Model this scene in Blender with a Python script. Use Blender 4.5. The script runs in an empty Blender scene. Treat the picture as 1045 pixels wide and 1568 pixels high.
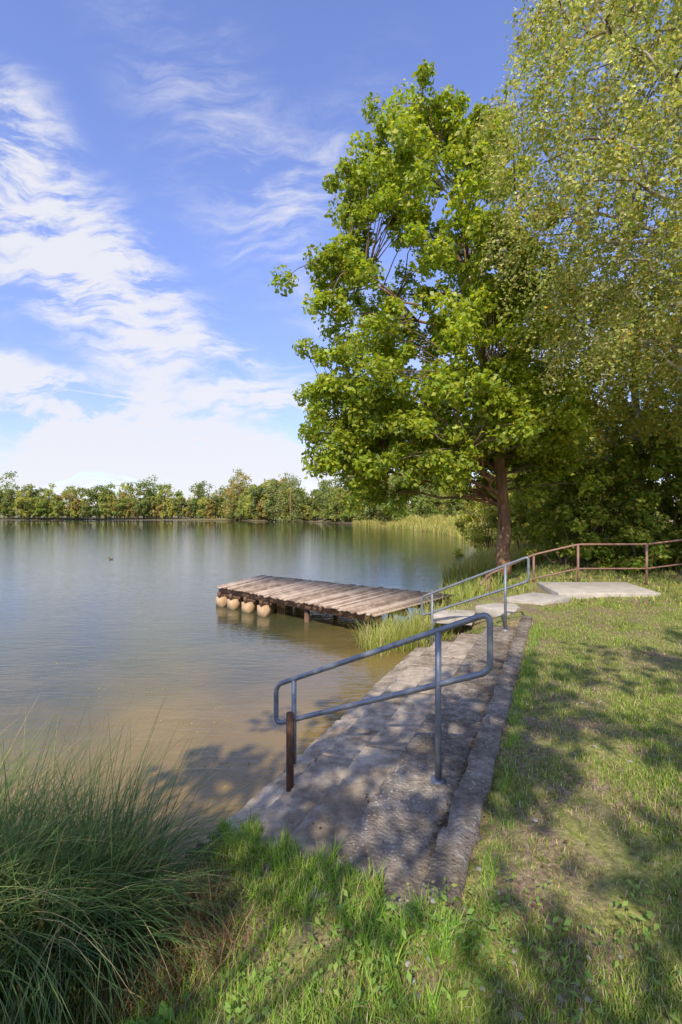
import bpy, math, numpy as np
from mathutils import Vector
R=np.random.default_rng(7)
scene=bpy.context.scene
EYE=1.75; WZ=-0.85
# ---------------------------------------------------------------- helpers
def nrm(v): return v/np.maximum(np.linalg.norm(v,axis=-1,keepdims=True),1e-9)
def link(ob):
    scene.collection.objects.link(ob); return ob
def fast_mesh(name,verts,loops,totals,mats,col=None,smooth=False,matidx=None):
    me=bpy.data.meshes.new(name)
    verts=np.asarray(verts,dtype=np.float32).reshape(-1,3)
    loops=np.asarray(loops,dtype=np.int32).ravel(); totals=np.asarray(totals,dtype=np.int32).ravel()
    me.vertices.add(len(verts)); me.vertices.foreach_set('co',verts.ravel())
    me.loops.add(len(loops)); me.loops.foreach_set('vertex_index',loops)
    me.polygons.add(len(totals))
    st=np.concatenate([[0],np.cumsum(totals)[:-1]]).astype(np.int32)
    me.polygons.foreach_set('loop_start',st); me.polygons.foreach_set('loop_total',totals)
    if smooth: me.polygons.foreach_set('use_smooth',np.ones(len(totals),dtype=bool))
    if matidx is not None: me.polygons.foreach_set('material_index',np.asarray(matidx,dtype=np.int32))
    me.update(calc_edges=True)
    for m in mats: me.materials.append(m)
    if col is not None:
        a=me.attributes.new('col','FLOAT_COLOR','POINT')
        c=np.ones((len(verts),4),dtype=np.float32); c[:,:3]=col
        a.data.foreach_set('color',c.ravel())
    ob=bpy.data.objects.new(name,me); return link(ob)
class MB:
    def __init__(s): s.v=[];s.l=[];s.t=[];s.m=[];s.n=0
    def add(s,v,faces,m=0):
        v=np.asarray(v,float).reshape(-1,3)
        for f in faces:
            s.l.extend([i+s.n for i in f]); s.t.append(len(f)); s.m.append(m)
        s.v.append(v); s.n+=len(v)
    def tube(s,pts,rad,k=8,m=0,closed=False):
        pts=np.asarray(pts,float); n=len(pts)
        rad=np.broadcast_to(np.asarray(rad,float),(n,))
        if closed: T=nrm(np.roll(pts,-1,0)-np.roll(pts,1,0))
        else: T=nrm(np.gradient(pts,axis=0))
        up=np.array([0,0,1.]) if abs(T[0,2])<.9 else np.array([0,1.,0])
        N=np.zeros_like(pts); a=np.cross(T[0],up); a/=np.linalg.norm(a)
        for i in range(n):
            a=a-T[i]*a.dot(T[i]); a/=max(np.linalg.norm(a),1e-9); N[i]=a
        B=np.cross(T,N); th=np.arange(k)*2*math.pi/k
        V=pts[:,None]+rad[:,None,None]*(np.cos(th)[None,:,None]*N[:,None]+np.sin(th)[None,:,None]*B[:,None])
        F=[]
        for i in range(n if closed else n-1):
            j=(i+1)%n
            for q in range(k):
                r=(q+1)%k; F.append((i*k+q,i*k+r,j*k+r,j*k+q))
        if not closed: F.append(tuple(range(k))[::-1]); F.append(tuple((n-1)*k+q for q in range(k)))
        s.add(V.reshape(-1,3),F,m)
    def box(s,c,ax,ay,az,m=0):
        c=np.array(c,float);ax=np.array(ax,float);ay=np.array(ay,float);az=np.array(az,float)
        V=[c+i*ax+j*ay+k*az for k in(-.5,.5) for j in(-.5,.5) for i in(-.5,.5)]
        s.add(V,[(0,2,3,1),(4,5,7,6),(0,1,5,4),(2,6,7,3),(0,4,6,2),(1,3,7,5)],m)
    def obj(s,name,mats,smooth=False):
        return fast_mesh(name,np.concatenate(s.v),s.l,s.t,mats,smooth=smooth,matidx=s.m)
def fillet(pts,r,n=5,closed=False):
    pts=[np.array(p,float) for p in pts]; out=[]; N=len(pts)
    for i,p in enumerate(pts):
        if not closed and i in(0,N-1): out.append(p); continue
        a=pts[i-1]-p; b=pts[(i+1)%N]-p
        a/=np.linalg.norm(a); b/=np.linalg.norm(b)
        p0=p+a*r; p1=p+b*r
        for q in np.linspace(0,1,n): out.append((1-q)**2*p0+2*q*(1-q)*p+q*q*p1)
    return np.array(out)
# ---------------------------------------------------------------- materials
def newmat(name):
    m=bpy.data.materials.new(name); m.use_nodes=True; nt=m.node_tree
    return m,nt,nt.nodes,nt.links,nt.nodes['Principled BSDF']
def foliage_mat(name,trans=.35,rough=.5,gloss=False):
    m,nt,N,L,P=newmat(name)
    a=N.new('ShaderNodeAttribute'); a.attribute_name='col'
    if not gloss:
        N.remove(P); P=N.new('ShaderNodeBsdfDiffuse'); L.new(a.outputs['Color'],P.inputs['Color'])
    else:
        P.inputs['Roughness'].default_value=rough; P.inputs['Specular IOR Level'].default_value=.4
        L.new(a.outputs['Color'],P.inputs['Base Color'])
    t=N.new('ShaderNodeBsdfTranslucent')
    mx=N.new('ShaderNodeMix'); mx.data_type='RGBA'; mx.blend_type='MULTIPLY'; mx.inputs[0].default_value=1
    L.new(a.outputs['Color'],mx.inputs[6]); mx.inputs[7].default_value=(1.5,1.45,.6,1)
    L.new(mx.outputs[2],t.inputs['Color'])
    ms=N.new('ShaderNodeMixShader'); ms.inputs[0].default_value=trans
    L.new(P.outputs[0],ms.inputs[1]); L.new(t.outputs[0],ms.inputs[2])
    L.new(ms.outputs[0],N['Material Output'].inputs['Surface']); return m
def noise_mat(name,cols,scale=5,detail=6,rough=.85,bump=.3,bscale=40,metal=0,stretch=(1,1,1),bdist=.01,extra=None,island=0):
    m,nt,N,L,P=newmat(name)
    tc=N.new('ShaderNodeTexCoord'); mp=N.new('ShaderNodeMapping'); mp.inputs['Scale'].default_value=stretch
    L.new(tc.outputs['Object'],mp.inputs[0])
    n=N.new('ShaderNodeTexNoise'); n.inputs['Scale'].default_value=scale; n.inputs['Detail'].default_value=detail
    n.inputs['Roughness'].default_value=.65
    L.new(mp.outputs[0],n.inputs['Vector'])
    r=N.new('ShaderNodeValToRGB'); e=r.color_ramp.elements
    ps=np.linspace(.3,.7,len(cols))
    e[0].position=ps[0]; e[0].color=(*cols[0],1); e[1].position=ps[-1]; e[1].color=(*cols[-1],1)
    for p,c in zip(ps[1:-1],cols[1:-1]):
        q=e.new(p); q.color=(*c,1)
    fac=n.outputs[0]
    if island:
        g=N.new('ShaderNodeNewGeometry'); ma=N.new('ShaderNodeMath'); ma.operation='MULTIPLY_ADD'; L.new(g.outputs['Random Per Island'],ma.inputs[0]); ma.inputs[1].default_value=island
        sb=N.new('ShaderNodeMath'); sb.operation='SUBTRACT'; L.new(fac,sb.inputs[0]); sb.inputs[1].default_value=island/2; L.new(sb.outputs[0],ma.inputs[2]); fac=ma.outputs[0]
    L.new(fac,r.inputs[0])
    out=r.outputs[0]
    if extra: out=extra(N,L,mp.outputs[0],out)
    L.new(out,P.inputs['Base Color'])
    P.inputs['Roughness'].default_value=rough; P.inputs['Metallic'].default_value=metal
    b=N.new('ShaderNodeBump'); b.inputs['Strength'].default_value=bump; b.inputs['Distance'].default_value=bdist
    n2=N.new('ShaderNodeTexNoise'); n2.inputs['Scale'].default_value=bscale; n2.inputs['Detail'].default_value=5
    L.new(mp.outputs[0],n2.inputs['Vector']); L.new(n2.outputs[0],b.inputs['Height']); L.new(b.outputs[0],P.inputs['Normal'])
    return m
oakM=foliage_mat('oak_foliage',.45,.42,True)
leafM=foliage_mat('leaf_foliage',.45); grassM=foliage_mat('grass_blades',.32,.6)
barkM=noise_mat('bark',[(.08,.045,.024),(.25,.14,.07),(.4,.25,.14)],scale=6,stretch=(1,1,.25),bump=.9,bscale=14,bdist=.05)
birchbark=noise_mat('birch_bark',[(.08,.06,.05),(.4,.36,.3),(.6,.56,.5)],scale=5,stretch=(1,1,3),bump=.4,bscale=10,bdist=.02)
twigM=noise_mat('twig',[(.12,.08,.05),(.24,.17,.1)],scale=8)
def specker(vs_,lo,hi,stain=.45):
  def specks(N,L,vec,out):
    v=N.new('ShaderNodeTexVoronoi'); v.inputs['Scale'].default_value=vs_; L.new(vec,v.inputs['Vector'])
    r=N.new('ShaderNodeValToRGB'); r.color_ramp.elements[0].position=.12; r.color_ramp.elements[0].color=(1,1,1,1)
    r.color_ramp.elements[1].position=.28; r.color_ramp.elements[1].color=(0,0,0,1); L.new(v.outputs['Distance'],r.inputs[0])
    n=N.new('ShaderNodeTexNoise'); n.inputs['Scale'].default_value=2.6; n.inputs['Detail'].default_value=6; L.new(vec,n.inputs['Vector'])
    r2=N.new('ShaderNodeValToRGB'); r2.color_ramp.elements[0].position=lo; r2.color_ramp.elements[1].position=hi; L.new(n.outputs[0],r2.inputs[0])
    mu=N.new('ShaderNodeMath'); mu.operation='MULTIPLY'; L.new(r.outputs[0],mu.inputs[0]); L.new(r2.outputs[0],mu.inputs[1])
    mx=N.new('ShaderNodeMix'); mx.data_type='RGBA'; L.new(mu.outputs[0],mx.inputs[0]); L.new(out,mx.inputs[6]); mx.inputs[7].default_value=(.66,.6,.48,1)
    n3=N.new('ShaderNodeTexNoise'); n3.inputs['Scale'].default_value=1.7; n3.inputs['Detail'].default_value=8; n3.inputs['Roughness'].default_value=.75; L.new(vec,n3.inputs['Vector'])
    r3=N.new('ShaderNodeValToRGB'); r3.color_ramp.elements[0].position=.40; r3.color_ramp.elements[0].color=(stain,stain*.93,stain*.82,1); r3.color_ramp.elements[1].position=.56; L.new(n3.outputs[0],r3.inputs[0])
    m2=N.new('ShaderNodeMix'); m2.data_type='RGBA'; m2.blend_type='MULTIPLY'; m2.inputs[0].default_value=1
    L.new(mx.outputs[2],m2.inputs[6]); L.new(r3.outputs[0],m2.inputs[7]); return m2.outputs[2]
  return specks
concM=noise_mat('weathered_concrete',[(.3,.235,.16),(.45,.365,.26),(.58,.48,.35)],scale=9,bump=.5,bscale=40,bdist=.012,extra=specker(45,.52,.66,.5))
aggM=noise_mat('exposed_aggregate',[(.16,.125,.09),(.29,.235,.17),(.46,.385,.29)],scale=14,bump=1,bscale=55,bdist=.02,extra=specker(30,.40,.54,.5))
slabM=noise_mat('path_concrete',[(.36,.31,.24),(.56,.5,.41)],scale=5,bump=.5,bscale=30)
steelM=noise_mat('galvanised_steel',[(.17,.18,.19),(.29,.31,.33)],scale=14,rough=.5,metal=.45,bump=.2,bscale=60,bdist=.002)
rustM=noise_mat('rusty_steel',[(.03,.018,.012),(.1,.045,.02),(.24,.12,.05)],scale=10,rough=.85,bump=.5,bscale=50,bdist=.004,stretch=(1,1,.4))
brownM=noise_mat('brown_rail_paint',[(.2,.1,.07),(.32,.18,.13)],scale=9,rough=.6,bump=.1)
woodM=noise_mat('brown_weathered_wood',[(.19,.125,.08),(.37,.265,.185),(.5,.39,.29)],scale=3,bump=.3,bscale=20,stretch=(1.5,.5,1),island=.4)
beamM=noise_mat('dark_beam_wood',[(.06,.035,.02),(.2,.11,.06)],scale=5,bump=.4)
blockM=noise_mat('pontoon_block',[(.4,.24,.11),(.62,.44,.26)],scale=5,bump=.4)
stoneM=noise_mat('pebbles',[(.2,.18,.15),(.4,.36,.32)],scale=4,bump=.3)
def ground_mat():
    m,nt,N,L,P=newmat('ground_soil_and_turf')
    tc=N.new('ShaderNodeTexCoord')
    def noi(s,d=6,ro=.6):
        n=N.new('ShaderNodeTexNoise'); n.inputs['Scale'].default_value=s; n.inputs['Detail'].default_value=d; n.inputs['Roughness'].default_value=ro
        L.new(tc.outputs['Object'],n.inputs['Vector']); return n.outputs[0]
    def ramp(i,*st):
        r=N.new('ShaderNodeValToRGB'); e=r.color_ramp.elements
        e[0].position,e[0].color=st[0][0],(*st[0][1],1); e[1].position,e[1].color=st[-1][0],(*st[-1][1],1)
        for p,c in st[1:-1]: q=e.new(p); q.color=(*c,1)
        L.new(i,r.inputs[0]); return r.outputs[0]
    g=ramp(noi(25),(.3,(.11,.13,.03)),(.5,(.24,.25,.06)),(.7,(.42,.37,.13)))
    s=ramp(noi(40),(.3,(.11,.075,.045)),(.55,(.27,.19,.12)),(.75,(.46,.36,.24)))
    f=ramp(noi(1.6,6,.7),(.42,(0,0,0)),(.58,(1,1,1)))
    mx=N.new('ShaderNodeMix'); mx.data_type='RGBA'; L.new(f,mx.inputs[0]); L.new(g,mx.inputs[6]); L.new(s,mx.inputs[7])
    sx=N.new('ShaderNodeSeparateXYZ'); L.new(tc.outputs['Object'],sx.inputs[0])
    mr=N.new('ShaderNodeMapRange'); mr.inputs[1].default_value=-.3; mr.inputs[2].default_value=-.7; L.new(sx.outputs[2],mr.inputs[0])
    mz=N.new('ShaderNodeMix'); mz.data_type='RGBA'; L.new(mr.outputs[0],mz.inputs[0]); L.new(mx.outputs[2],mz.inputs[6]); mz.inputs[7].default_value=(.1,.072,.045,1)
    L.new(mz.outputs[2],P.inputs['Base Color']); P.inputs['Roughness'].default_value=.95; P.inputs['Specular IOR Level'].default_value=.2
    b=N.new('ShaderNodeBump'); b.inputs['Strength'].default_value=.8; b.inputs['Distance'].default_value=.03
    L.new(noi(30),b.inputs['Height']); L.new(b.outputs[0],P.inputs['Normal']); return m
# ---------------------------------------------------------------- terrain
U=np.array([.42,.9075]); NR=np.array([.9075,-.42]); O=np.array([-.02,2.61])
def st(x,y):
    dx=x-O[0]; dy=y-O[1]
    return -(dx*NR[0]+dy*NR[1]), dx*U[0]+dy*U[1]
def W(s,t,z):
    p=O-NR*s+U*t; return np.array([p[0],p[1],z])
TMAX=6.0
LAKE=np.array([(-1.1,2.75),(-1.5,3.0),(-2.6,3.3),(-5,3.5),(-9,3),(-20,0),(-60,-20),(-300,-50),(-420,100),(-330,300),(-180,310),(-70,300),(-48,240),
 (-25,215),(-8,190),(4,150),(12,105),(15.5,70),(13,45),(9.4,30),(6.4,23),(4.2,18),(3.1,14.2),(2.0,11.8),(1.2,10.5),(.9,9.8),(1.1,9.2),(1.5,8.85)],float)
def sdist(x,y):
    P=np.stack([x,y],-1); d=np.full(x.shape,1e9); ins=np.zeros(x.shape,bool)
    n=len(LAKE)
    for i in range(n):
        a=LAKE[i]; b=LAKE[(i+1)%n]; ab=b-a
        q=np.clip(((P-a)@ab)/(ab@ab),0,1)
        d=np.minimum(d,np.linalg.norm(P-a-q[...,None]*ab,axis=-1))
        if a[1]!=b[1]:
            c=((a[1]>y)!=(b[1]>y))&(x<(b[0]-a[0])*(y-a[1])/(b[1]-a[1])+a[0]); ins^=c
    return np.where(ins,-d,d)
def sm(x): x=np.clip(x,0,1); return x*x*(3-2*x)
PS=np.array([-.7,-.52,-.519,0,.001,.45,.451,.9,.901,1.27]); PZ=np.array([.03,.03,-.1,-.1,-.27,-.29,-.44,-.47,-.6,-.66])
def tend(s): return -.04+.5*s+.05*np.sin(s*17)+.04*np.sin(s*41+1)
def H(x,y,carve=True):
    x=np.asarray(x,float); y=np.asarray(y,float)
    sd=sdist(x,y)
    w=1.8+3*sm((y-9)/10)+ .02*np.clip(y-30,0,200)
    land=.0+.25*sm((y-12)/6)+.5*sm((y-25)/40)+2.5*sm((sd-60)/200)+22*sm((sd-260)/600)+.6*sm((x-8)/10)
    land=land+.02*np.sin(x*2.1+y*1.3)+.015*np.sin(x*5.3-y*4.1)
    z=WZ+(land-WZ)*sm(sd/w)
    z=np.where(sd<0,WZ+np.maximum(sd*.55,-1.6),z)
    s,t=st(x,y)
    inside=(s>-.63)&(s<1.4)&(t>-3)&(t<TMAX)
    prof=np.interp(s,PS,PZ)
    k=sm((t+1.1)/1.0)*(t<=tend(s)+.1)*(s>-.75)*(s<1.3)
    z=np.where(k>0,np.maximum(z,z*(1-k)+(prof+.012)*k),z)
    if carve: z=np.where(inside&(t>tend(s)),prof-.3,z)
    return z
def axis(near0,near1,step,lo,hi,g=1.12):
    a=list(np.arange(near0,near1,step)); d=step
    while a[-1]<hi: d*=g; a.append(a[-1]+d)
    d=step
    while a[0]>lo: d*=g; a.insert(0,a[0]-d)
    return np.array(a)
gx=axis(-3,4.5,.05,-1500,1500); gy=axis(.8,9.5,.05,-400,2200)
X,Y=np.meshgrid(gx,gy); Z=H(X,Y)
Z=Z+ (np.abs(X)<6)*(Y<10)*R.normal(0,.006,X.shape)
ny,nx=X.shape; idx=np.arange(nx*ny).reshape(ny,nx)
q=np.stack([idx[:-1,:-1],idx[:-1,1:],idx[1:,1:],idx[1:,:-1]],-1).reshape(-1,4)
fast_mesh('ground',np.stack([X,Y,Z],-1),q,np.full(len(q),4),[ground_mat()],smooth=True)
# ---------------------------------------------------------------- water
def water_mat():
    m,nt,N,L,P=newmat('lake_water')
    tc=N.new('ShaderNodeTexCoord')
    sx=N.new('ShaderNodeSeparateXYZ'); L.new(tc.outputs['Object'],sx.inputs[0])
    n0=N.new('ShaderNodeTexNoise'); n0.inputs['Scale'].default_value=.5; n0.inputs['Detail'].default_value=7; n0.inputs['Roughness'].default_value=.6; L.new(tc.outputs['Object'],n0.inputs['Vector'])
    a=N.new('ShaderNodeMath'); a.operation='MULTIPLY_ADD'; L.new(sx.outputs[0],a.inputs[0]); a.inputs[1].default_value=-.75; L.new(sx.outputs[1],a.inputs[2])
    b=N.new('ShaderNodeMath'); b.operation='MULTIPLY_ADD'; L.new(n0.outputs[0],b.inputs[0]); b.inputs[1].default_value=9; L.new(a.outputs[0],b.inputs[2])
    mr=N.new('ShaderNodeMapRange'); mr.inputs[1].default_value=7; mr.inputs[2].default_value=25; L.new(b.outputs[0],mr.inputs[0])
    r=N.new('ShaderNodeValToRGB'); e=r.color_ramp.elements
    e[0].position=0; e[0].color=(.34,.21,.062,1); e[1].position=1; e[1].color=(.016,.03,.018,1)
    q=e.new(.22); q.color=(.235,.16,.05,1); q=e.new(.5); q.color=(.075,.075,.03,1)
    L.new(mr.outputs[0],r.inputs[0]); L.new(r.outputs[0],P.inputs['Base Color'])
    P.inputs['IOR'].default_value=1.42; P.inputs['Roughness'].default_value=.012
    def rip(scale,stretch,d,strg,prev=None,rot=20):
        mp=N.new('ShaderNodeMapping'); mp.inputs['Scale'].default_value=stretch; mp.inputs['Rotation'].default_value=(0,0,math.radians(rot)); L.new(tc.outputs['Object'],mp.inputs[0])
        n=N.new('ShaderNodeTexNoise'); n.inputs['Scale'].default_value=scale; n.inputs['Detail'].default_value=3; n.inputs['Distortion'].default_value=.5; L.new(mp.outputs[0],n.inputs['Vector'])
        bu=N.new('ShaderNodeBump'); bu.inputs['Strength'].default_value=strg; bu.inputs['Distance'].default_value=d
        L.new(n.outputs[0],bu.inputs['Height'])
        if prev: L.new(prev,bu.inputs['Normal'])
        return bu.outputs[0]
    p=rip(.9,(1,3.2,1),.05,.13)
    p=rip(3.0,(1,3.8,1),.014,.42,p,-12)
    p=rip(9,(1,2.4,1),.004,.35,p,10)
    L.new(p,P.inputs['Normal']); return m
fast_mesh('lake_water',[(-450,-70,WZ),(60,-70,WZ),(60,340,WZ),(-450,340,WZ)],[0,1,2,3],[4],[water_mat()])
# ---------------------------------------------------------------- concrete steps
def extr(name,prof,t0,t1,dt,mat,jit,breaks=0,parent=None):
    ts=np.arange(t0,t1+1e-6,dt); V=[]
    pp=[prof[0]]
    for a,b in zip(prof[:-1],prof[1:]):
        L_=math.dist(a,b); n=max(1,int(L_/.06))
        for i in range(1,n+1): pp.append((a[0]+(b[0]-a[0])*i/n,a[1]+(b[1]-a[1])*i/n))
    pp=np.array(pp); corner=np.array([any(math.dist(p,c)<1e-6 for c in prof) for p in pp])
    ch=0
    for t in ts:
        ch=max(0,ch*.55+(R.random()<breaks)*R.uniform(.4,1.3)-.04); wob=.004*math.sin(t*5)+.003*math.sin(t*13)
        for (s,z),c in zip(pp,corner):
            j=jit*(2 if c else .3)
            s2=s+R.normal(0,j)+wob*(abs(s)>.01); z2=z+R.normal(0,j*.5)
            if c: z2-=.02*ch; s2-=.03*ch
            V.append(W(s2,t,z2))
    n=len(pp); m=len(ts); idx=np.arange(n*m).reshape(m,n)
    q=np.stack([idx[:-1,:-1],idx[1:,:-1],idx[1:,1:],idx[:-1,1:]],-1).reshape(-1,4)
    lo=list(q.ravel()); to=[4]*len(q)
    lo+=list(idx[0]); to.append(n); lo+=list(idx[-1][::-1]); to.append(n)
    ob=fast_mesh(name,V,lo,to,[mat])
    if parent: ob.parent=parent
    return ob
steps=link(bpy.data.objects.new('concrete_steps',None))
extr('upper_tread',[(-.517,-.6),(-.517,-.1),(-.012,-.103),(.006,-.118),(.006,-.6)],-.34,TMAX,.04,aggM,.0015,.05,steps)
tj=[.0,1.55,3.0,4.45,TMAX]
for i in range(4):
    z0=[0,-.010,.004,-.006][i]
    extr('middle_tread_%d'%i,[(.014,-1.0),(.014,-.27+z0),(.432,-.285+z0),(.446,-.30+z0),(.446,-1.0)],tj[i]+.008,tj[i+1]-.008,.04,concM,.001,.03,steps)
    extr('lower_tread_%d'%i,[(.458,-1.0),(.458,-.445+z0),(.885,-.465+z0),(.9,-.48+z0),(.9,-1.0)],tj[i]+.008+(.2 if i==0 else 0),tj[i+1]-.008,.04,concM,.001,.05,steps)
extr('water_edge_kerb',[(.914,-1.2),(.914,-.59),(1.25,-.65),(1.275,-.67),(1.31,-1.6)],.36,TMAX,.04,concM,.002,.16,steps)
extr('concrete_curb',[(-.71,-.5),(-.705,.03),(-.535,.035),(-.523,-.5)],-.25,TMAX+.4,.04,aggM,.002,.06)
mb=MB()
for c,dx,dy in [((5.9,10.95,.02),(2.2,0,0),(.25,1.7,0)),((4.05,9.7,.0),(.9,.7,0),(-.55,.6,0)),((3.2,9.15,-.08),(.7,.5,0),(-.45,.6,0)),((2.2,9.1,-.2),(.7,-.2,0),(.25,.6,0))]:
    mb.box(c,dx,dy,(0,0,.16))
o=mb.obj('concrete_landing',[slabM]); bv=o.modifiers.new('b','BEVEL'); bv.width=.015; bv.segments=2
mb=MB(); mb.box((10.2,12.3,.1),(1.6,-.3,0),(.1,.5,0),(0,0,.3)); o=mb.obj('brick_kerb',[brownM]); o.modifiers.new('b','BEVEL').width=.02
# ---------------------------------------------------------------- handrails
def rail(name,off,stub):
    pu=np.array([.68,3.29])+off; pl=np.array([-.39,3.9])+off; d=pu-pl
    zu=EYE-.80; zl=EYE-1.35
    def P(k,dz=0):
        p=pu+d*k; return np.array([p[0],p[1],zu+(zu-zl)*k+dz])
    k0,k1=-1.15,.287
    mb=MB()
    loop=fillet([P(k1),P(k0),P(k0,-.33),P(k1,-.39)],.07,6,True)
    mb.tube(loop,.021,10,0,True)
    mb.tube([[pu[0],pu[1],-.12],[pu[0],pu[1],zu-.01]],.023,10)
    mb.tube([[pu[0],pu[1],-.13],[pu[0],pu[1],-.088]],.055,8)
    mb.tube([[pl[0],pl[1],-.3 if stub else -.7],[pl[0],pl[1],zl-.01]],.021,10)
    if stub: mb.tube([[pl[0]-.03,pl[1]-.03,-.75],[pl[0]-.03,pl[1]-.03,.13]],.031,10,1)
    mb.obj(name,[steelM,rustM],True)
rail('metal_handrail',np.array([0,0]),True)
rail('metal_handrail.001',np.array([1.99,4.35]),False)
mb=MB()
top=[(3.35,11.3,.1),(3.7,11.8,.28),(5.0,12.2,.75),(6.05,12,1.03),(7.8,12,1.03),(10.2,12.2,1.3),(12.5,12.4,1.45)]
mb.tube(fillet(top,.15,4),.026,8); mb.tube(fillet([(a,b,c-.62) for a,b,c in top],.15,4),.02,8)
for a,b,c in top[1:]:
    g=float(H(a,b)); mb.tube([(a,b,g-.1),(a,b,c)],.03,8)
mb.obj('brown_railing',[brownM],True)
# ---------------------------------------------------------------- jetty
mb=MB(); A=np.array([-3.64,13.8]); B=np.array([.75,9.75]); C=np.array([-2.8,16.3]); D=np.array([2.9,12.2]); DZ=-.3
n=64
for i in range(n):
    f0=(i+.1)/n; f1=(i+.9)/n
    e=R.normal(0,.018,2)
    def L2(f,g): 
        a=A+(B-A)*f; c=C+(D-C)*f; return a+(c-a)*g
    z=DZ+R.normal(0,.005); q=[L2(f0,-.02+e[0]),L2(f1,-.02+e[0]),L2(f1,1.02+e[1]),L2(f0,1.02+e[1])]
    V=[(*p,z-.035) for p in q]+[(*p,z) for p in q]
    mb.add(V,[(3,2,1,0),(4,5,6,7),(0,1,5,4),(1,2,6,5),(2,3,7,6),(3,0,4,7)],0)
for g in(.05,.35,.65,.95):
    a=A+(C-A)*g; b=B+(D-B)*g; c=(a+b)/2; d=b-a; w=nrm(np.array([-d[1],d[0]]))*.1
    mb.box((*c,DZ-.13),(*(d*.99),0),(*w,0),(0,0,.16),1)
d=nrm(B-A); w=nrm(C-A)
for k in(.04,.135,.25,.365):
    for g in(.05,.5,.95):
        p=A+(B-A)*k+(C-A)*g
        mb.box((*p,-.74),(*(d*.34),0),(*(w*.5),0),(0,0,.30),2)
        mb.box((*(p+w*.02),-.55),(*(d*.5),0),(*(w*.12),0),(0,0,.07),1)
        mb.box((*(p-w*.24),-.50),(*(d*.1),0),(*(w*.1),0),(0,0,.14),1)
for k in(.62,.95):
    for g in(.1,.9):
        p=A+(B-A)*k+(C-A)*g; mb.tube([(*p,-2),(*p,DZ-.06)],.07,8,1)
mb.obj('wooden_jetty',[woodM,beamM,blockM])
# ---------------------------------------------------------------- leaves / blades
def pick(pal,n,var=.15):
    pal=np.array(pal); w=pal[:,3]/pal[:,3].sum(); i=R.choice(len(pal),n,p=w)
    return np.minimum(pal[i,:3]*R.uniform(1-var*1.5,1+var*1.5,(n,1))*R.uniform(1-var*.4,1+var*.4,(n,3)),.75)
def leaf_arrays(c,nv,l,w,fold=.15,axis_hint=None):
    n=len(c); a=R.normal(size=(n,3)) if axis_hint is None else axis_hint+R.normal(0,.35,(n,3))
    nv=nrm(nv); a=nrm(a-nv*(a*nv).sum(1,keepdims=True)); b=np.cross(nv,a)
    l=np.broadcast_to(l,(n,))[:,None]; w=np.broadcast_to(w,(n,))[:,None]
    return np.stack([c-a*l*.5,c+b*w*.5+nv*l*fold+a*l*.08,c+a*l*.5,c-b*w*.5+nv*l*fold+a*l*.08],1)
def leaves_obj(name,V,col,mb=None,mats=(),mat=None):
    n=len(V); verts=V.reshape(-1,3); loops=np.arange(4*n); tot=np.full(n,4); c=np.repeat(col,4,0); mi=np.zeros(n,int)
    if mb is not None:
        bv=np.concatenate(mb.v); loops=np.concatenate([loops,np.array(mb.l)+4*n]); tot=np.concatenate([tot,mb.t])
        verts=np.concatenate([verts,bv]); c=np.concatenate([c,np.full((len(bv),3),.1)]); mi=np.concatenate([mi,np.array(mb.m)+1])
    return fast_mesh(name,verts,loops,tot,[mat or leafM,*mats],c,matidx=mi)
def blades(name,base,h,w,az,lean,curl,col,segs=3,mat=None,tip=1.12):
    n=len(base); dirv=np.stack([np.cos(az),np.sin(az)],-1)
    side=np.stack([-np.sin(az),np.cos(az),np.zeros(n)],-1)
    p=base.copy(); ang=lean.copy(); V=[]
    for i in range(segs+1):
        ww=w*(1-(i/segs)**1.5)*.5
        if i<segs: V+= [p-side*ww[:,None],p+side*ww[:,None]]
        else: V.append(p)
        st_=h/segs
        p=p+np.concatenate([dirv*(np.sin(ang)*st_)[:,None],(np.cos(ang)*st_)[:,None]],1); ang=ang+curl/segs
    V=np.stack(V,1); k=2*segs+1; b=np.arange(n)[:,None]*k
    per=[]
    for i in range(segs-1): per+=[2*i,2*i+1,2*i+3,2*i+2]
    per+=[2*segs-2,2*segs-1,2*segs]
    lo=(b+np.array(per)[None]).ravel(); tot=np.tile(np.array([4]*(segs-1)+[3]),n)
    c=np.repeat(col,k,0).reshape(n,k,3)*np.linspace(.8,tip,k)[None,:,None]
    return fast_mesh(name,V.reshape(-1,3),lo,tot,[mat or grassM],c.reshape(-1,3))
def rdir(n): return nrm(R.normal(size=(n,3)))
def clump_leaves(cen,rad,per,l,flat=.75,up=.6):
    n=len(cen)*per; d=rdir(n); c0=np.repeat(cen,per,0); r=np.repeat(rad,per)
    rr=R.random(n)**.45
    p=c0+d*(r*rr)[:,None]*np.array([1,1,flat])
    nv=nrm(d*.5+np.array([0,0,up])+R.normal(0,.55,(n,3)))
    ll=l*R.uniform(.7,1.3,n)
    return p,nv,ll
def env(profile,n,bias=.45):
    pr=np.array(profile,float); pr=pr[np.argsort(pr[:,0])]
    zz=np.linspace(pr[0,0],pr[-1,0],200); rx=np.interp(zz,pr[:,0],pr[:,3]); w=rx**1.6; w/=w.sum()
    z=R.choice(zz,n,p=w)+R.normal(0,.05,n); f=lambda k:np.interp(z,pr[:,0],pr[:,k])
    th=R.random(n)*2*math.pi; rr=R.random(n)**bias
    return np.stack([f(1)+np.cos(th)*f(3)*rr,f(2)+np.sin(th)*f(4)*rr,z],1)
def curve_pts(a,b,n,sag=0,wob=.0):
    t=np.linspace(0,1,n)[:,None]; p=a+(b-a)*t; p[:,2]+=sag*4*(t*(1-t))[:,0]
    p[1:-1]+=R.normal(0,wob,(n-2,3)); return p
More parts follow.
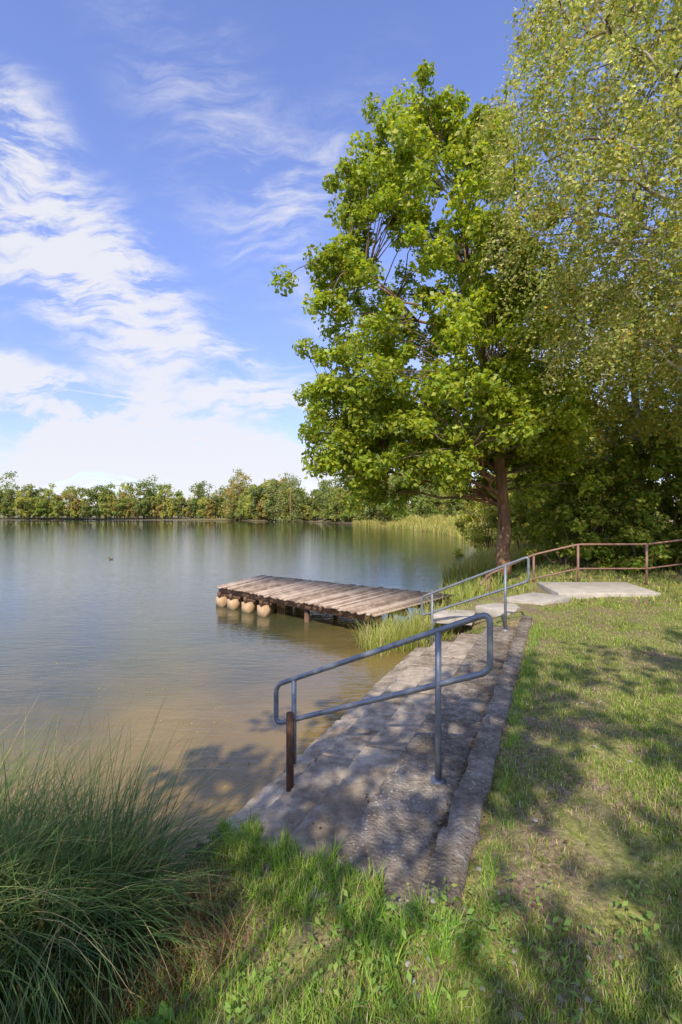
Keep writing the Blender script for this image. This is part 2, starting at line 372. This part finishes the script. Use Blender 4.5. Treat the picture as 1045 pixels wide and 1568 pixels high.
def limbs(mb,trunk,trad,cen,nl,mi=0,ti=1,r0=.12):
    trunk=np.array(trunk,float)
    tt=np.linspace(0,1,40); L_=np.linspace(0,1,len(trunk)); T=np.stack([np.interp(tt,L_,trunk[:,i]) for i in range(3)],1)
    T[3:]+=np.cumsum(R.normal(0,.018,(37,3)),0)*np.array([1,1,.2])
    rad=np.interp(tt,np.linspace(0,1,len(trad)),trad); mb.tube(T,rad,10,mi)
    sel=cen[R.choice(len(cen),nl,replace=False)]
    nodes=[T[10:]]
    for s in sel:
        zt=max(T[8,2],s[2]-np.linalg.norm(s[:2]-T[20,:2])*R.uniform(.4,.8))
        j=int(np.argmin(abs(T[:,2]-zt))); p=curve_pts(T[j],s,9,sag=.25,wob=.1)
        mb.tube(p,np.linspace(min(r0,rad[j]*.6),.015,9),6,mi); nodes.append(p[2:])
    nodes=np.concatenate(nodes)
    for s in cen:
        d=np.linalg.norm(nodes-s,axis=1)+np.maximum(0,nodes[:,2]-s[2])*1.5; j=int(np.argmin(d))
        if d[j]>.15: mb.tube(curve_pts(nodes[j],s,4,sag=.1,wob=.06),np.linspace(.025,.008,4),4,ti)
# oak : lumps of sub-clumps
prof=[(14.4,3.2,15,.9,.9),(13.6,3.1,15,1.7,1.6),(12.6,2.9,15,2.1,2.1),(11.3,2.8,15,2.5,2.6),(9.9,2.8,15,3.2,3.0),(7.8,3.0,15,3.3,3.2),(5.7,3.0,15,3.8,3.4),(4.2,3.4,15,3.9,3.3),(3.1,3.3,15,3.2,2.8)]
low=[(5.4,2.9,15,3.7,3.3),(4.2,3.1,15,3.8,3.2),(2.7,3.2,15,3.3,2.8)]
big=np.concatenate([env(prof,116,.36),env(low,46,.35),np.array([(2.3,15,14.1),(2.0,15,13.9),(2.9,14.8,14.4),(4.4,15,13.7),(5.0,15,13.9),(4.8,15,13.2),(.9,14.6,12.5),(.5,14.8,12.2),(.5,14.8,11.0),(-.2,14.5,9.5),(-.5,14.8,9.0),(-.3,14.6,8.4),(0,14.6,7.2),(-.1,14.6,6.4),(-.5,14.6,5.6),(-.4,14.5,4.6),(-.2,14.4,3.6),(.3,14.4,3.0),(6.9,14.5,4.0),(7.2,14.6,3.6),(5.2,12.6,4.8),(4.6,12.4,5.8),(5.2,12.6,6.6),(4.6,12.6,7.6),(3.8,12.5,8.4),(4.6,12.8,9.0),(3.8,12.7,9.8)])])
sub=[]
for b in big:
    k=R.integers(3,6); u=b-np.array([3.3,15,b[2]-1.]); u/=max(np.linalg.norm(u),.1)
    off=R.normal(0,.40,(k,3)); sub.append(b+off+u*R.uniform(-.2,.3,(k,1)))
cen=np.concatenate(sub); rad=R.uniform(.28,.58,len(cen))
PER=140
p,nv,ll=clump_leaves(cen,rad,PER,.16,.8,.5)
V=leaf_arrays(p,nv,ll,ll*.62)
OAK=[(.35,.42,.04,4),(.27,.37,.04,3),(.48,.5,.06,2),(.17,.24,.035,1)]
tone=np.repeat(R.uniform(.8,1.15,len(cen)),PER)[:,None]
mb=MB(); limbs(mb,[(5.2,15,-.1),(5.1,15,2),(4.95,15,4),(4.5,15,7),(4.0,15,10),(3.6,15,13.4)],[.25,.19,.17,.14,.1,.03],cen,24,r0=.07)
leaves_obj('oak_tree',V,pick(OAK,len(V))*tone,mb,[barkM,twigM],oakM)
def birch(name,profile,trunk,ns,per,lsize,pal,nl=26,lmax=1.7):
    st_=env(profile,ns,.5); pr=np.array(profile); mb=MB()
    limbs(mb,trunk,[.2,.16,.12,.08,.03],st_[:max(nl*5,120)],nl,r0=.07)
    cx,cy=pr[:,1].mean(),pr[:,2].mean()
    out=nrm(np.stack([st_[:,0]-cx,st_[:,1]-cy,np.zeros(ns)],1)+R.normal(0,.3,(ns,3))*np.array([1,1,0]))
    Ls=R.uniform(.4,lmax,ns); t=R.random((ns,per))
    pts=st_[:,None]+out[:,None]*(np.sqrt(t)*Ls[:,None]*.6)[...,None]; pts[...,2]-=(t**1.6*Ls[:,None])*.8
    for i in range(0,ns,2):
        tt=np.linspace(0,1,5); q=st_[i]+out[i]*(np.sqrt(tt)*Ls[i]*.6)[:,None]; q[:,2]-=tt**1.6*Ls[i]*.8
        mb.tube(q,np.linspace(.009,.003,5),3,1)
    p=pts.reshape(-1,3)+R.normal(0,.10,(ns*per,3)); n=len(p)
    ll=lsize*R.uniform(.6,1.35,n)
    V=leaf_arrays(p,nrm(R.normal(size=(n,3))+np.array([0,-.2,.5])),ll,ll*.7,.1)
    shade=np.repeat(R.uniform(.75,1.2,ns),per)[:,None]
    leaves_obj(name,V,pick(pal,n)*shade,mb,[birchbark,twigM])
BIR=[(.52,.50,.18,4),(.37,.42,.11,5),(.7,.64,.36,1.5),(.72,.42,.06,.3),(.26,.33,.08,2.4)]
birch('birch_tree',[(17,8,9.8,1.2,1.2),(14,8,9.8,3.5,3),(12,7.9,9.8,4.1,3.4),(10.5,7.9,9.8,4.5,3.5),(8,7.9,9.8,4.5,3.6),(6.6,8.3,9.8,4.0,3.4),(5.2,9.2,9.8,3.7,3)],
  [(8.8,9.8,0),(8.7,9.8,4),(8.5,9.8,8),(8.2,9.8,12),(8,9.8,16.6)],2200,76,.074,BIR,44,1.4)
BI2=[(.42,.42,.1,4),(.31,.36,.08,4),(.5,.44,.15,1.5),(.6,.36,.07,.3)]
birch('birch_tree.001',[(12,10.4,16.5,1.8,1.5),(9,10.2,16.5,3.2,2.6),(6,10.2,16.5,3.8,2.8),(4.2,10.4,16.5,3.6,2.8)],
  [(10.6,16.5,.3),(10.5,16.5,3),(10.4,16.5,6),(10.4,16.5,9),(10.4,16.5,11.6)],700,60,.13,BI2,26,1.6)
LIN=[(.14,.24,.035,4),(.1,.18,.03,3)]
def round_tree(name,x,y,z0,z1,r,nc,per,l,pal,crad=(.45,.8),g=0,tr=.2,base=None):
    zm=(z0+z1)/2; bx,by=base or (x,y)
    prof=[(z0,x,y,r*.7,r*.7),(z0+(z1-z0)*.3,x,y,r,r),(zm,x,y,r,r),(z0+(z1-z0)*.8,x,y,r*.75,r*.75),(z1,x,y,r*.3,r*.3)]
    c=env(prof,nc,.6); ra=R.uniform(*crad,len(c)); p,nv,ll=clump_leaves(c,ra,per,l)
    V=leaf_arrays(p,nv,ll,ll*.65); mb=MB()
    limbs(mb,[(bx,by,g-.2),(bx*.8+x*.2,by*.8+y*.2,z0*.5),((bx+x)/2,(by+y)/2,zm),(x,y,z1-.3)],[tr,tr*.7,tr*.4,.03],c,max(6,nc//14),r0=.035)
    leaves_obj(name,V,pick(pal,len(V)),mb,[barkM,twigM])
round_tree('linden_tree',-1.2,-3.9,4.6,8.6,3.0,105,36,.17,LIN,(.3,.52),tr=.12,base=(-4.8,-4.8))
round_tree('linden_tree.001',3.1,-3.3,4.6,8.8,3.3,135,36,.17,LIN,(.3,.52),tr=.12,base=(6.0,-4.6))
round_tree('linden_tree.002',7.2,-3.0,4.6,9.0,3.2,100,36,.17,LIN,(.3,.52),tr=.12,base=(9.0,-4.0))
SHR=[(.19,.27,.04,4),(.28,.33,.06,3),(.42,.4,.1,1.5),(.5,.3,.06,.15)]
def shrub(name,spec,per,l,pal):
    C=[];Rr=[]; mb=MB()
    for (x,y,h,r,n) in spec:
        g=float(H(x,y)); th=R.random(n)*6.283; rr=R.random(n)**.5*r; z=g+R.random(n)**.8*h
        k=np.sqrt(np.clip(1-((z-g)/h-.35)**2/.8,.12,1))
        c=np.stack([x+np.cos(th)*rr*k,y+np.sin(th)*rr*k,z],1); C.append(c); Rr.append(R.uniform(.25,.5,n)*min(1.6,.5+r*.25))
        for j in range(0,n,3): mb.tube(curve_pts(np.array([x+R.normal(0,.15),y+R.normal(0,.15),g-.1]),c[j],5,0,.08),np.linspace(.04,.01,5),4,0)
    C=np.concatenate(C);Rr=np.concatenate(Rr); p,nv,ll=clump_leaves(C,Rr,per,l); V=leaf_arrays(p,nv,ll,ll*.6)
    tn=np.repeat(R.uniform(.75,1.25,len(C)),per)[:,None]
    leaves_obj(name,V,pick(pal,len(V))*tn,mb,[twigM])
shrub('shrub_thicket',[(7.4,15.4,2.0,1.2,36),(8.8,16,3.2,1.6,60),(10.4,15.5,3.8,1.8,70),(12,15.5,4.2,2,70),(14,15,5,2,60),(16,15,5,2,50),(11.5,19,6,2.4,60),(14,18.5,7,2.5,70),(17,17,7,2.5,60),(12.5,14,1.6,1,26),(10.6,13.9,1.3,.9,24),(8.8,14.2,1.2,.9,22)],120,.15,SHR)
YEL=[(.42,.43,.09,4),(.32,.37,.07,3),(.58,.5,.15,2),(.55,.36,.12,.4)]
shrub('yellowing_shrubs',[(8.4,21,4.4,2.0,60),(9.6,30,4.2,2.4,50),(11.5,33,5.5,3,60),(14.5,36,6.5,3.3,70),(12,27,5.0,2.6,60),(9.9,23.5,4,1.8,50),(15,28,7,3,70),(19,33,9,4,80)],95,.2,YEL)
# ---------------------------------------------------------------- distant trees
PALS=[(.25,.30,.10),(.36,.38,.11),(.29,.34,.10),(.42,.38,.12),(.21,.26,.11),(.44,.44,.12),(.29,.31,.12),(.27,.34,.09),(.42,.34,.13)]
def forest(name,spots,l,per):
    Vs=[];Cs=[]; mb=MB()
    for (x,y,h,r) in spots:
        g=float(H(x,y)); n=int(16+R.integers(10)); pc=PALS[R.integers(len(PALS))]
        th=R.random(n)*6.283; z=R.uniform(.08,.95,n); k=np.sqrt(np.clip(1-((z-.4)/.62)**2,.05,1))
        rr=R.random(n)**.5*r*k*.85
        c=np.stack([x+np.cos(th)*rr,y+np.sin(th)*rr,g+z*h],1)
        p,nv,ll=clump_leaves(c,np.full(n,r*.36)*R.uniform(.6,1.1,n),per,l,.9)
        V=leaf_arrays(p,nv,ll,ll*.7); Vs.append(V)
        Cs.append(pick([(*pc,1)],len(V),.15))
        mb.tube([(x,y,g-.5),(x,y,g+h*.7)],[.02*h,.006*h],5,0)
    leaves_obj(name,np.concatenate(Vs),np.concatenate(Cs),mb,[barkM])
sp=[]
def shore(x0,y0,x1,y1,n,h0,h1,dep=14):
    for i in range(n):
        f=(i+R.random())/n; x=x0+(x1-x0)*f; y=y0+(y1-y0)*f+R.random()*dep; h=(h0+(h1-h0)*R.random()**1.6)*(1+.16*math.sin(x*.075)+.14*math.sin(x*.19+1)); sp.append((x,y,h,h*R.uniform(.28,.42)))
shore(-330,306,-180,316,70,11,27); shore(-180,314,-70,306,60,10,25); shore(-72,304,-46,246,26,10,23); shore(-46,244,-24,220,26,8,21)
shore(-230,335,-20,290,44,13,27,20)
forest('distant_trees',sp,1.25,32)
sp=[]
shore(-24,220,-6,194,20,8,22); shore(-8,194,6,154,24,7,18); shore(6,154,14,110,22,6,14,6); shore(10,170,30,120,24,10,20,8)
sp.append((-22,205,24,8)); sp.append((-27,208,23,7))
forest('distant_trees.001',sp,.8,52)
sp=[]
for i in range(56):
    f=R.random(); y=105-f*62; x=np.interp(y,[45,70,105,110],[15,18,15,13])+R.random()**1.3*14+2; h=R.uniform(3,10); sp.append((x,y,h,h*.42))
forest('lakeside_trees',sp,.42,75)
def along(y0,y1,n,xo0,xo1):
    y=R.uniform(0,1,n)**1.4*(y1-y0)+y0; o=np.argsort(LAKE[15:26,1]); xs=np.interp(y,LAKE[15:26,1][o],LAKE[15:26,0][o])
    return xs+R.uniform(xo0,xo1,n),y
x,y=along(18,150,22000,-.3,5); n=len(x); z=H(x,y); k=y/40
STR=[(.5,.45,.13,4),(.33,.38,.09,4),(.55,.4,.2,2)]
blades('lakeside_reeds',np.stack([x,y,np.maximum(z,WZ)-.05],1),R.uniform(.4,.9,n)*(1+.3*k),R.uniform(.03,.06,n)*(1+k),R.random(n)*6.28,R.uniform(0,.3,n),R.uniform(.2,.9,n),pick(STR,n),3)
# ---------------------------------------------------------------- lawn
def okland(x,y,m=.02):
    s,t=st(x,y); conc=(s>-.72)&(s<1.32)&(t>tend(s)+.03)&(t<TMAX+.1)
    slab=(x>4.6)&(x<7.2)&(y>10.1)&(y<11.85)
    slab|=(abs((x-3.7)*.7-(y-9.5)*.9)<.7)&(x>2.7)&(x<4.7)
    return (~conc)&(~slab)&(sdist(x,y)>m)
def lnoise(x,y): return np.sin(x*2.3+1.1*np.sin(y*1.9))*np.sin(y*2.7+1.3*np.sin(x*1.4))+.6*np.sin(x*7+y*3+np.sin(y*5))*np.sin(y*8-x*2)
def scatter(n,y0,y1,wx=.85,pw=1.0):
    y=y0+(y1-y0)*R.random(n)**pw; x=R.uniform(-wx,wx,n)*y; k=okland(x,y); return x[k],y[k]
LAW=[(.25,.35,.065,4),(.35,.43,.085,3),(.17,.25,.05,3),(.52,.44,.2,1.4),(.6,.52,.3,.6)]
x,y=scatter(330000,1.0,9.5,.85,1.25); d=lnoise(x,y); k=R.random(len(x))<np.clip(.72-.42*d,.14,1); x,y,d=x[k],y[k],d[k]; n=len(x)
s,t=st(x,y); bank=sm((s+.6)/.6)
h=R.uniform(.018,.055,n)*(1+.6*bank)*(1-.3*np.clip(d,-1,1)); c=pick(LAW,n)
dry=(R.random(n)<np.clip(.14+.36*d,0,.7)*(1-.5*bank))[:,None]; c=np.where(dry,pick([(.5,.4,.21,1),(.36,.255,.15,1)],n),c)
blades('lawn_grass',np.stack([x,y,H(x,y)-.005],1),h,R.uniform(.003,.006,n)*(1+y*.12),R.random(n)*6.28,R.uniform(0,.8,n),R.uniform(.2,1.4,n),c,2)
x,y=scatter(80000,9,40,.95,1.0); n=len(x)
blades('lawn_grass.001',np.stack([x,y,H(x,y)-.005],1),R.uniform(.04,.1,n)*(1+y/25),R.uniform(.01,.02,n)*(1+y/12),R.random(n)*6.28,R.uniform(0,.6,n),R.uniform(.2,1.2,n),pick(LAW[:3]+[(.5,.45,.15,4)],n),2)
def tufts(name,cs,per,h0,h1,w,pal,spread,lean=.5,curl=1.2,segs=4,azb=None,tip=1.12,azs=1.1):
    cs=np.array(cs,float); n=len(cs)*per; c=np.repeat(cs,per,0)+R.normal(0,spread,(n,2)); z=np.maximum(H(c[:,0],c[:,1]),WZ-.1)
    az=R.random(n)*6.283 if azb is None else R.normal(azb,azs,n)
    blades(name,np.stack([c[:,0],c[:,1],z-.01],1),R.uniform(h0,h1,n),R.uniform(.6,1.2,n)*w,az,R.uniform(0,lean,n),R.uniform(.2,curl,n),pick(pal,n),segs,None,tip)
GR=[(.25,.43,.055,4),(.19,.34,.05,3),(.38,.5,.09,1.5),(.52,.45,.22,.9)]
cs=[]
for i in range(100):
    s=R.uniform(-.75,1.25); t=tend(np.array(s))-abs(R.normal(0,.16))-.02; q=W(s,float(t),0); cs.append(q[:2])
tufts('tall_grass_fringe',cs,28,.05,.17,.0065,GR,.03,.8,1.6)
cs=[]
for i in range(95):
    q=W(-.77-abs(R.normal(0,.05)),R.uniform(-.3,6.3),0); cs.append(q[:2])
tufts('curb_grass_fringe',cs,22,.04,.11,.005,GR,.03,.8,1.5)
cs=[]
while len(cs)<200:
    x=R.uniform(-1.9,.2); y=R.uniform(1.1,2.7)
    if okland(np.array(x),np.array(y),.25) : cs.append((x,y))
tufts('bank_grass',cs,26,.05,.15,.006,GR,.045,.9,1.6)
SED=[(.10,.165,.065,4),(.135,.215,.065,3),(.22,.28,.09,2),(.5,.4,.19,1)]
tufts('sedge_clump',[(-1.35,2.5),(-1.6,2.3),(-1.55,2.7),(-1.95,2.6),(-1.85,2.85),(-2.3,2.75),(-1.9,2.2),(-2.5,2.5),(-2.7,3.0),(-2.2,2.3),(-1.4,2.8)],430,.6,1.5,.0085,SED,.1,.5,3.4,9,0.3,1.3,1.5)
tufts('sedge_clump.001',[(-3.6,3.2),(-4.5,3.3),(-3.1,2.9)],300,.5,1.0,.012,SED,.15,.6,2.0,6)
tufts('dry_sedge_roots',[(-1.0,2.62),(-.85,2.45),(-.8,2.65),(-1.0,2.35),(-.7,2.5),(-1.1,2.2),(-.6,2.3),(-.95,2.8),(-.9,2.2)],190,.08,.3,.006,[(.34,.21,.11,3),(.5,.34,.18,2),(.16,.1,.06,2)],.07,1.4,1.9,4)
tufts('reed_tuft',[(1.0,9.3),(.8,9.6),(1.25,9.15),(1.5,9.3),(1.1,9.9),(1.7,9.1),(1.5,9.8),(1.9,9.5),(2.1,9.2),(.6,9.3),(.7,9.0)],200,.35,.85,.012,[(.46,.48,.12,4),(.32,.4,.08,3),(.6,.53,.26,3)],.13,.5,1.8,5)
tufts('reed_tuft.001',[(2.9,12.8),(3.3,13.6),(3.6,14.5),(3.9,15.5),(3.2,12.4),(4.3,16.8),(3.9,13.4),(4.4,14.4),(5,18.6),(2.6,12.2)],150,.35,.8,.02,[(.46,.48,.12,4),(.26,.34,.08,4),(.55,.46,.2,1)],.28,.5,1.6,4)
def weeds(name,cs,per,l,pal):
    cs=np.array(cs); n=len(cs)*per; c=np.repeat(cs,per,0)+R.normal(0,.05,(n,2)); z=H(c[:,0],c[:,1])+R.uniform(.01,.09,n)
    a=R.normal(size=(n,3))*np.array([1,1,.2]); ll=l*R.uniform(.5,1.3,n)
    V=leaf_arrays(np.stack([c[:,0],c[:,1],z],1),np.array([0,0,1.])+R.normal(0,.35,(n,3)),ll,ll*.5,.12,a)
    leaves_obj(name,V,pick(pal,n),mat=grassM)
cs=[(R.uniform(-1.7,-.7),R.uniform(1.2,2.0)) for _ in range(45)]
weeds('broadleaf_weeds',cs,14,.07,[(.18,.34,.06,3),(.26,.42,.09,2)])
cs=[(R.normal(.38,.16),R.normal(1.95,.14)) for _ in range(18)]+[(R.uniform(-.6,1.5),R.uniform(1.2,2.2)) for _ in range(60)]
weeds('plantain_weeds',cs,12,.035,[(.24,.36,.08,3),(.33,.42,.1,1)])
n=900; x=R.uniform(-1,6,n); y=R.uniform(1.2,9,n)
m=1100; ss=R.choice([-.5,.03,.47,.93],m)+abs(R.normal(0,.03,m)); tt=R.uniform(.1,5.9,m)
x=np.concatenate([x,O[0]-NR[0]*ss+U[0]*tt]); y=np.concatenate([y,O[1]-NR[1]*ss+U[1]*tt]); s,t=st(x,y)
z=np.where((s>-.7)&(s<1.27)&(t>tend(s))&(t<TMAX),np.interp(s,PS,PZ)+.012,H(x,y)+.03); k=((sdist(x,y)>0)|((s>-.7)&(s<1.2)&(t>0)&(t<TMAX)))&((t>tend(s))|(s<-.7)|(R.random(len(x))<.3)); x,y,z=x[k],y[k],z[k]
ll=R.uniform(.012,.034,len(x)); V=leaf_arrays(np.stack([x,y,z],1),np.array([0,0,1.])+R.normal(0,.25,(len(x),3)),ll,ll*.65,.1)
leaves_obj('fallen_leaves',V,pick([(.3,.21,.1,3),(.42,.34,.18,1.2),(.15,.09,.04,3)],len(V)),mat=grassM)
n=420; g=R.integers(0,5,n); gc=np.array([(-2.9,6.9),(-1.9,6.0),(-4.2,8.3),(-.9,4.9),(-3,11)]); c=gc[g]+R.normal(0,1,(n,2))*np.array([.55,.2])
ll=R.uniform(.012,.04,n); V=leaf_arrays(np.stack([c[:,0],c[:,1],np.full(n,WZ+.004)],1),np.tile([0,0,1.],(n,1))+R.normal(0,.03,(n,3)),ll,ll*.6,.0)
leaves_obj('floating_leaves',V,pick([(.55,.46,.18,2),(.4,.37,.12,2)],n),mat=grassM)
mb=MB()
for i in range(190):
    if i<60: x,y=R.normal(.6,.25),R.normal(1.85,.2)
    elif i<95: x,y=R.normal(-.3,.12),R.normal(1.7,.1)
    else: x,y=R.uniform(0,3.5),R.uniform(1.3,4.5)
    if not okland(np.array(x),np.array(y)): continue
    r=R.uniform(.005,.018); th=np.arange(6)*math.pi/3; z=float(H(x,y))+r*.3
    rr=r*R.uniform(.7,1.2,6); a=[(x+rr[j]*math.cos(th[j]),y+rr[j]*math.sin(th[j]),z) for j in range(6)]
    b=[(x+rr[j]*.6*math.cos(th[j]),y+rr[j]*.6*math.sin(th[j]),z+r*.5) for j in range(6)]
    mb.add(a+b,[tuple(range(6,12))]+[(j,(j+1)%6,6+(j+1)%6,6+j) for j in range(6)])
mb.obj('pebbles',[stoneM],True)
me=bpy.data.meshes.new('duck'); dv=[(-.02,0,.05),(.12,0,.06),(-.16,0,.07),(-.26,0,.11),(.19,0,.13),(.21,0,.22),(.25,0,.245),(.31,0,.235)]
me.from_pydata(dv,[(0,1),(0,2),(2,3),(1,4),(4,5),(5,6),(6,7)],[]); du=link(bpy.data.objects.new('duck',me))
du.modifiers.new('s','SKIN'); 
for i,r in enumerate([.1,.085,.08,.025,.045,.04,.042,.014]): me.skin_vertices[0].data[i].radius=(r,r)
me.skin_vertices[0].data[0].use_root=True
du.modifiers.new('ss','SUBSURF').levels=2; du.location=(-13.8,28.2,WZ-.03); du.rotation_euler=(0,0,2.6); du.scale=(.7,.7,.7)
me.materials.append(noise_mat('duck_feathers',[(.05,.035,.025),(.16,.11,.07)],scale=12))
# ---------------------------------------------------------------- sky + sun
EL=43; sd=nrm(np.array([-.28,-.96])); rot=math.atan2(sd[0],sd[1])
w=bpy.data.worlds.new('World'); scene.world=w; w.use_nodes=True; N=w.node_tree.nodes; L=w.node_tree.links
bg=N['Background']; bg.inputs[1].default_value=.15
sky=N.new('ShaderNodeTexSky'); sky.sky_type='NISHITA'; sky.sun_disc=False; sky.sun_elevation=math.radians(EL); sky.sun_rotation=rot
sky.air_density=1.0; sky.dust_density=.4; sky.ozone_density=1.6; sky.altitude=200
tc=N.new('ShaderNodeTexCoord'); sx=N.new('ShaderNodeSeparateXYZ'); L.new(tc.outputs['Generated'],sx.inputs[0])
ev=N.new('ShaderNodeMapRange'); ev.inputs[1].default_value=0; ev.inputs[2].default_value=.5; L.new(sx.outputs[2],ev.inputs[0])
tm=N.new('ShaderNodeMix'); tm.data_type='RGBA'; L.new(ev.outputs[0],tm.inputs[0]); tm.inputs[6].default_value=(1.0,.92,1.12,1); tm.inputs[7].default_value=(1.72,1.58,2.05,1)
tint=N.new('ShaderNodeMix'); tint.data_type='RGBA'; tint.blend_type='MULTIPLY'; tint.inputs[0].default_value=1; L.new(sky.outputs[0],tint.inputs[6]); L.new(tm.outputs[2],tint.inputs[7])
def M(op,a,b=None,c=None,clamp=False):
    n=N.new('ShaderNodeMath'); n.operation=op; n.use_clamp=clamp
    for i,v in enumerate((a,b,c)):
        if v is None: continue
        if isinstance(v,(int,float)): n.inputs[i].default_value=v
        else: L.new(v,n.inputs[i])
    return n.outputs[0]
ya=M('MAXIMUM',M('ABSOLUTE',sx.outputs[1]),.05); a=M('DIVIDE',sx.outputs[0],ya); b=M('DIVIDE',sx.outputs[2],ya)
cb=N.new('ShaderNodeCombineXYZ'); L.new(a,cb.inputs[0]); L.new(b,cb.inputs[1])
nw=N.new('ShaderNodeTexNoise'); nw.inputs['Scale'].default_value=4; nw.inputs['Detail'].default_value=4; L.new(cb.outputs[0],nw.inputs['Vector'])
vm=N.new('ShaderNodeVectorMath'); vm.operation='MULTIPLY_ADD'; L.new(nw.outputs['Color'],vm.inputs[0]); vm.inputs[1].default_value=(.16,.16,0); L.new(cb.outputs[0],vm.inputs[2])
vs=N.new('ShaderNodeVectorMath'); vs.operation='SUBTRACT'; L.new(vm.outputs[0],vs.inputs[0]); vs.inputs[1].default_value=(.08,.08,0)
def blob(px,py,rx,ry,rot,wt,src):
    mp=N.new('ShaderNodeMapping'); mp.vector_type='TEXTURE'; L.new(src,mp.inputs[0])
    mp.inputs['Location'].default_value=((px-522)/720,(790-py)/720,0); mp.inputs['Rotation'].default_value=(0,0,math.radians(rot)); mp.inputs['Scale'].default_value=(rx,ry,1)
    g=N.new('ShaderNodeTexGradient'); g.gradient_type='SPHERICAL'; L.new(mp.outputs[0],g.inputs[0])
    return M('MULTIPLY',g.outputs['Fac'],wt)
tot=None
for B_ in [(60,320,.5,.22,-48,.8),(100,430,.38,.22,-48,.55),(240,510,.36,.18,-52,.85),(30,590,.4,.07,-28,1.7),(120,670,.6,.09,-14,1.5),(300,650,.45,.06,-14,1.1),(440,628,.25,.055,-12,2.2),(385,560,.22,.04,-18,1.0),(370,220,.65,.22,-52,.46),(520,210,.35,.12,55,.3),(120,725,1.1,.08,-2,1.8),(430,700,.5,.05,-4,1.6),(0,220,.25,.2,-50,.6),(880,560,.5,.3,10,.9),(430,420,.4,.18,-45,.25)]:
    v=blob(*B_,vs.outputs[0]); tot=v if tot is None else M('ADD',tot,v)
def cn(scale,stretch,rot,det=6,ro=.6,dist=.4):
    mp=N.new('ShaderNodeMapping'); mp.inputs['Rotation'].default_value=(0,0,math.radians(rot)); mp.inputs['Scale'].default_value=stretch; L.new(vs.outputs[0],mp.inputs[0])
    n=N.new('ShaderNodeTexNoise'); n.inputs['Scale'].default_value=scale; n.inputs['Detail'].default_value=det; n.inputs['Roughness'].default_value=ro; n.inputs['Distortion'].default_value=dist
    L.new(mp.outputs[0],n.inputs['Vector']); return n.outputs[0]
n1=cn(3.2,(1,2.8,1),28); n2=cn(9,(1,3.2,1),12,5,.65,.2)
nn=M('ADD',n1,M('MULTIPLY',n2,.6))
mod=M('MULTIPLY',M('SUBTRACT',nn,.65),4.9)
den=M('MULTIPLY',tot,M('MAXIMUM',mod,0.12))
ct=blob(150,603,.11,.003,-8,.6,cb.outputs[0])
den=M('ADD',den,ct)
mr=N.new('ShaderNodeMapRange'); mr.interpolation_type='SMOOTHSTEP'; mr.inputs[1].default_value=-.03; mr.inputs[2].default_value=1.15; mr.inputs[4].default_value=.9; L.new(den,mr.inputs[0])
mx=N.new('ShaderNodeMix'); mx.data_type='RGBA'; L.new(mr.outputs[0],mx.inputs[0]); L.new(tint.outputs[2],mx.inputs[6]); mx.inputs[7].default_value=(5.9,5.9,6.2,1)
L.new(mx.outputs[2],bg.inputs[0])
sl=bpy.data.lights.new('sun','SUN'); sl.energy=5; sl.angle=math.radians(.53); sl.color=(1,.92,.78); so=link(bpy.data.objects.new('sun',sl))
dv=Vector((sd[0]*math.cos(math.radians(EL)),sd[1]*math.cos(math.radians(EL)),math.sin(math.radians(EL)))); so.rotation_euler=dv.to_track_quat('Z','Y').to_euler()
# ---------------------------------------------------------------- camera
cam=bpy.data.cameras.new('camera'); co=link(bpy.data.objects.new('camera',cam)); co.location=(0,0,EYE); co.rotation_euler=(math.pi/2,0,0)
cam.sensor_fit='VERTICAL'; cam.sensor_height=36; cam.lens=16.53; cam.shift_y=.004; cam.clip_end=5000; cam.clip_start=.05
scene.camera=co
scene.view_settings.view_transform='Standard'; scene.view_settings.look='None'; scene.view_settings.exposure=0
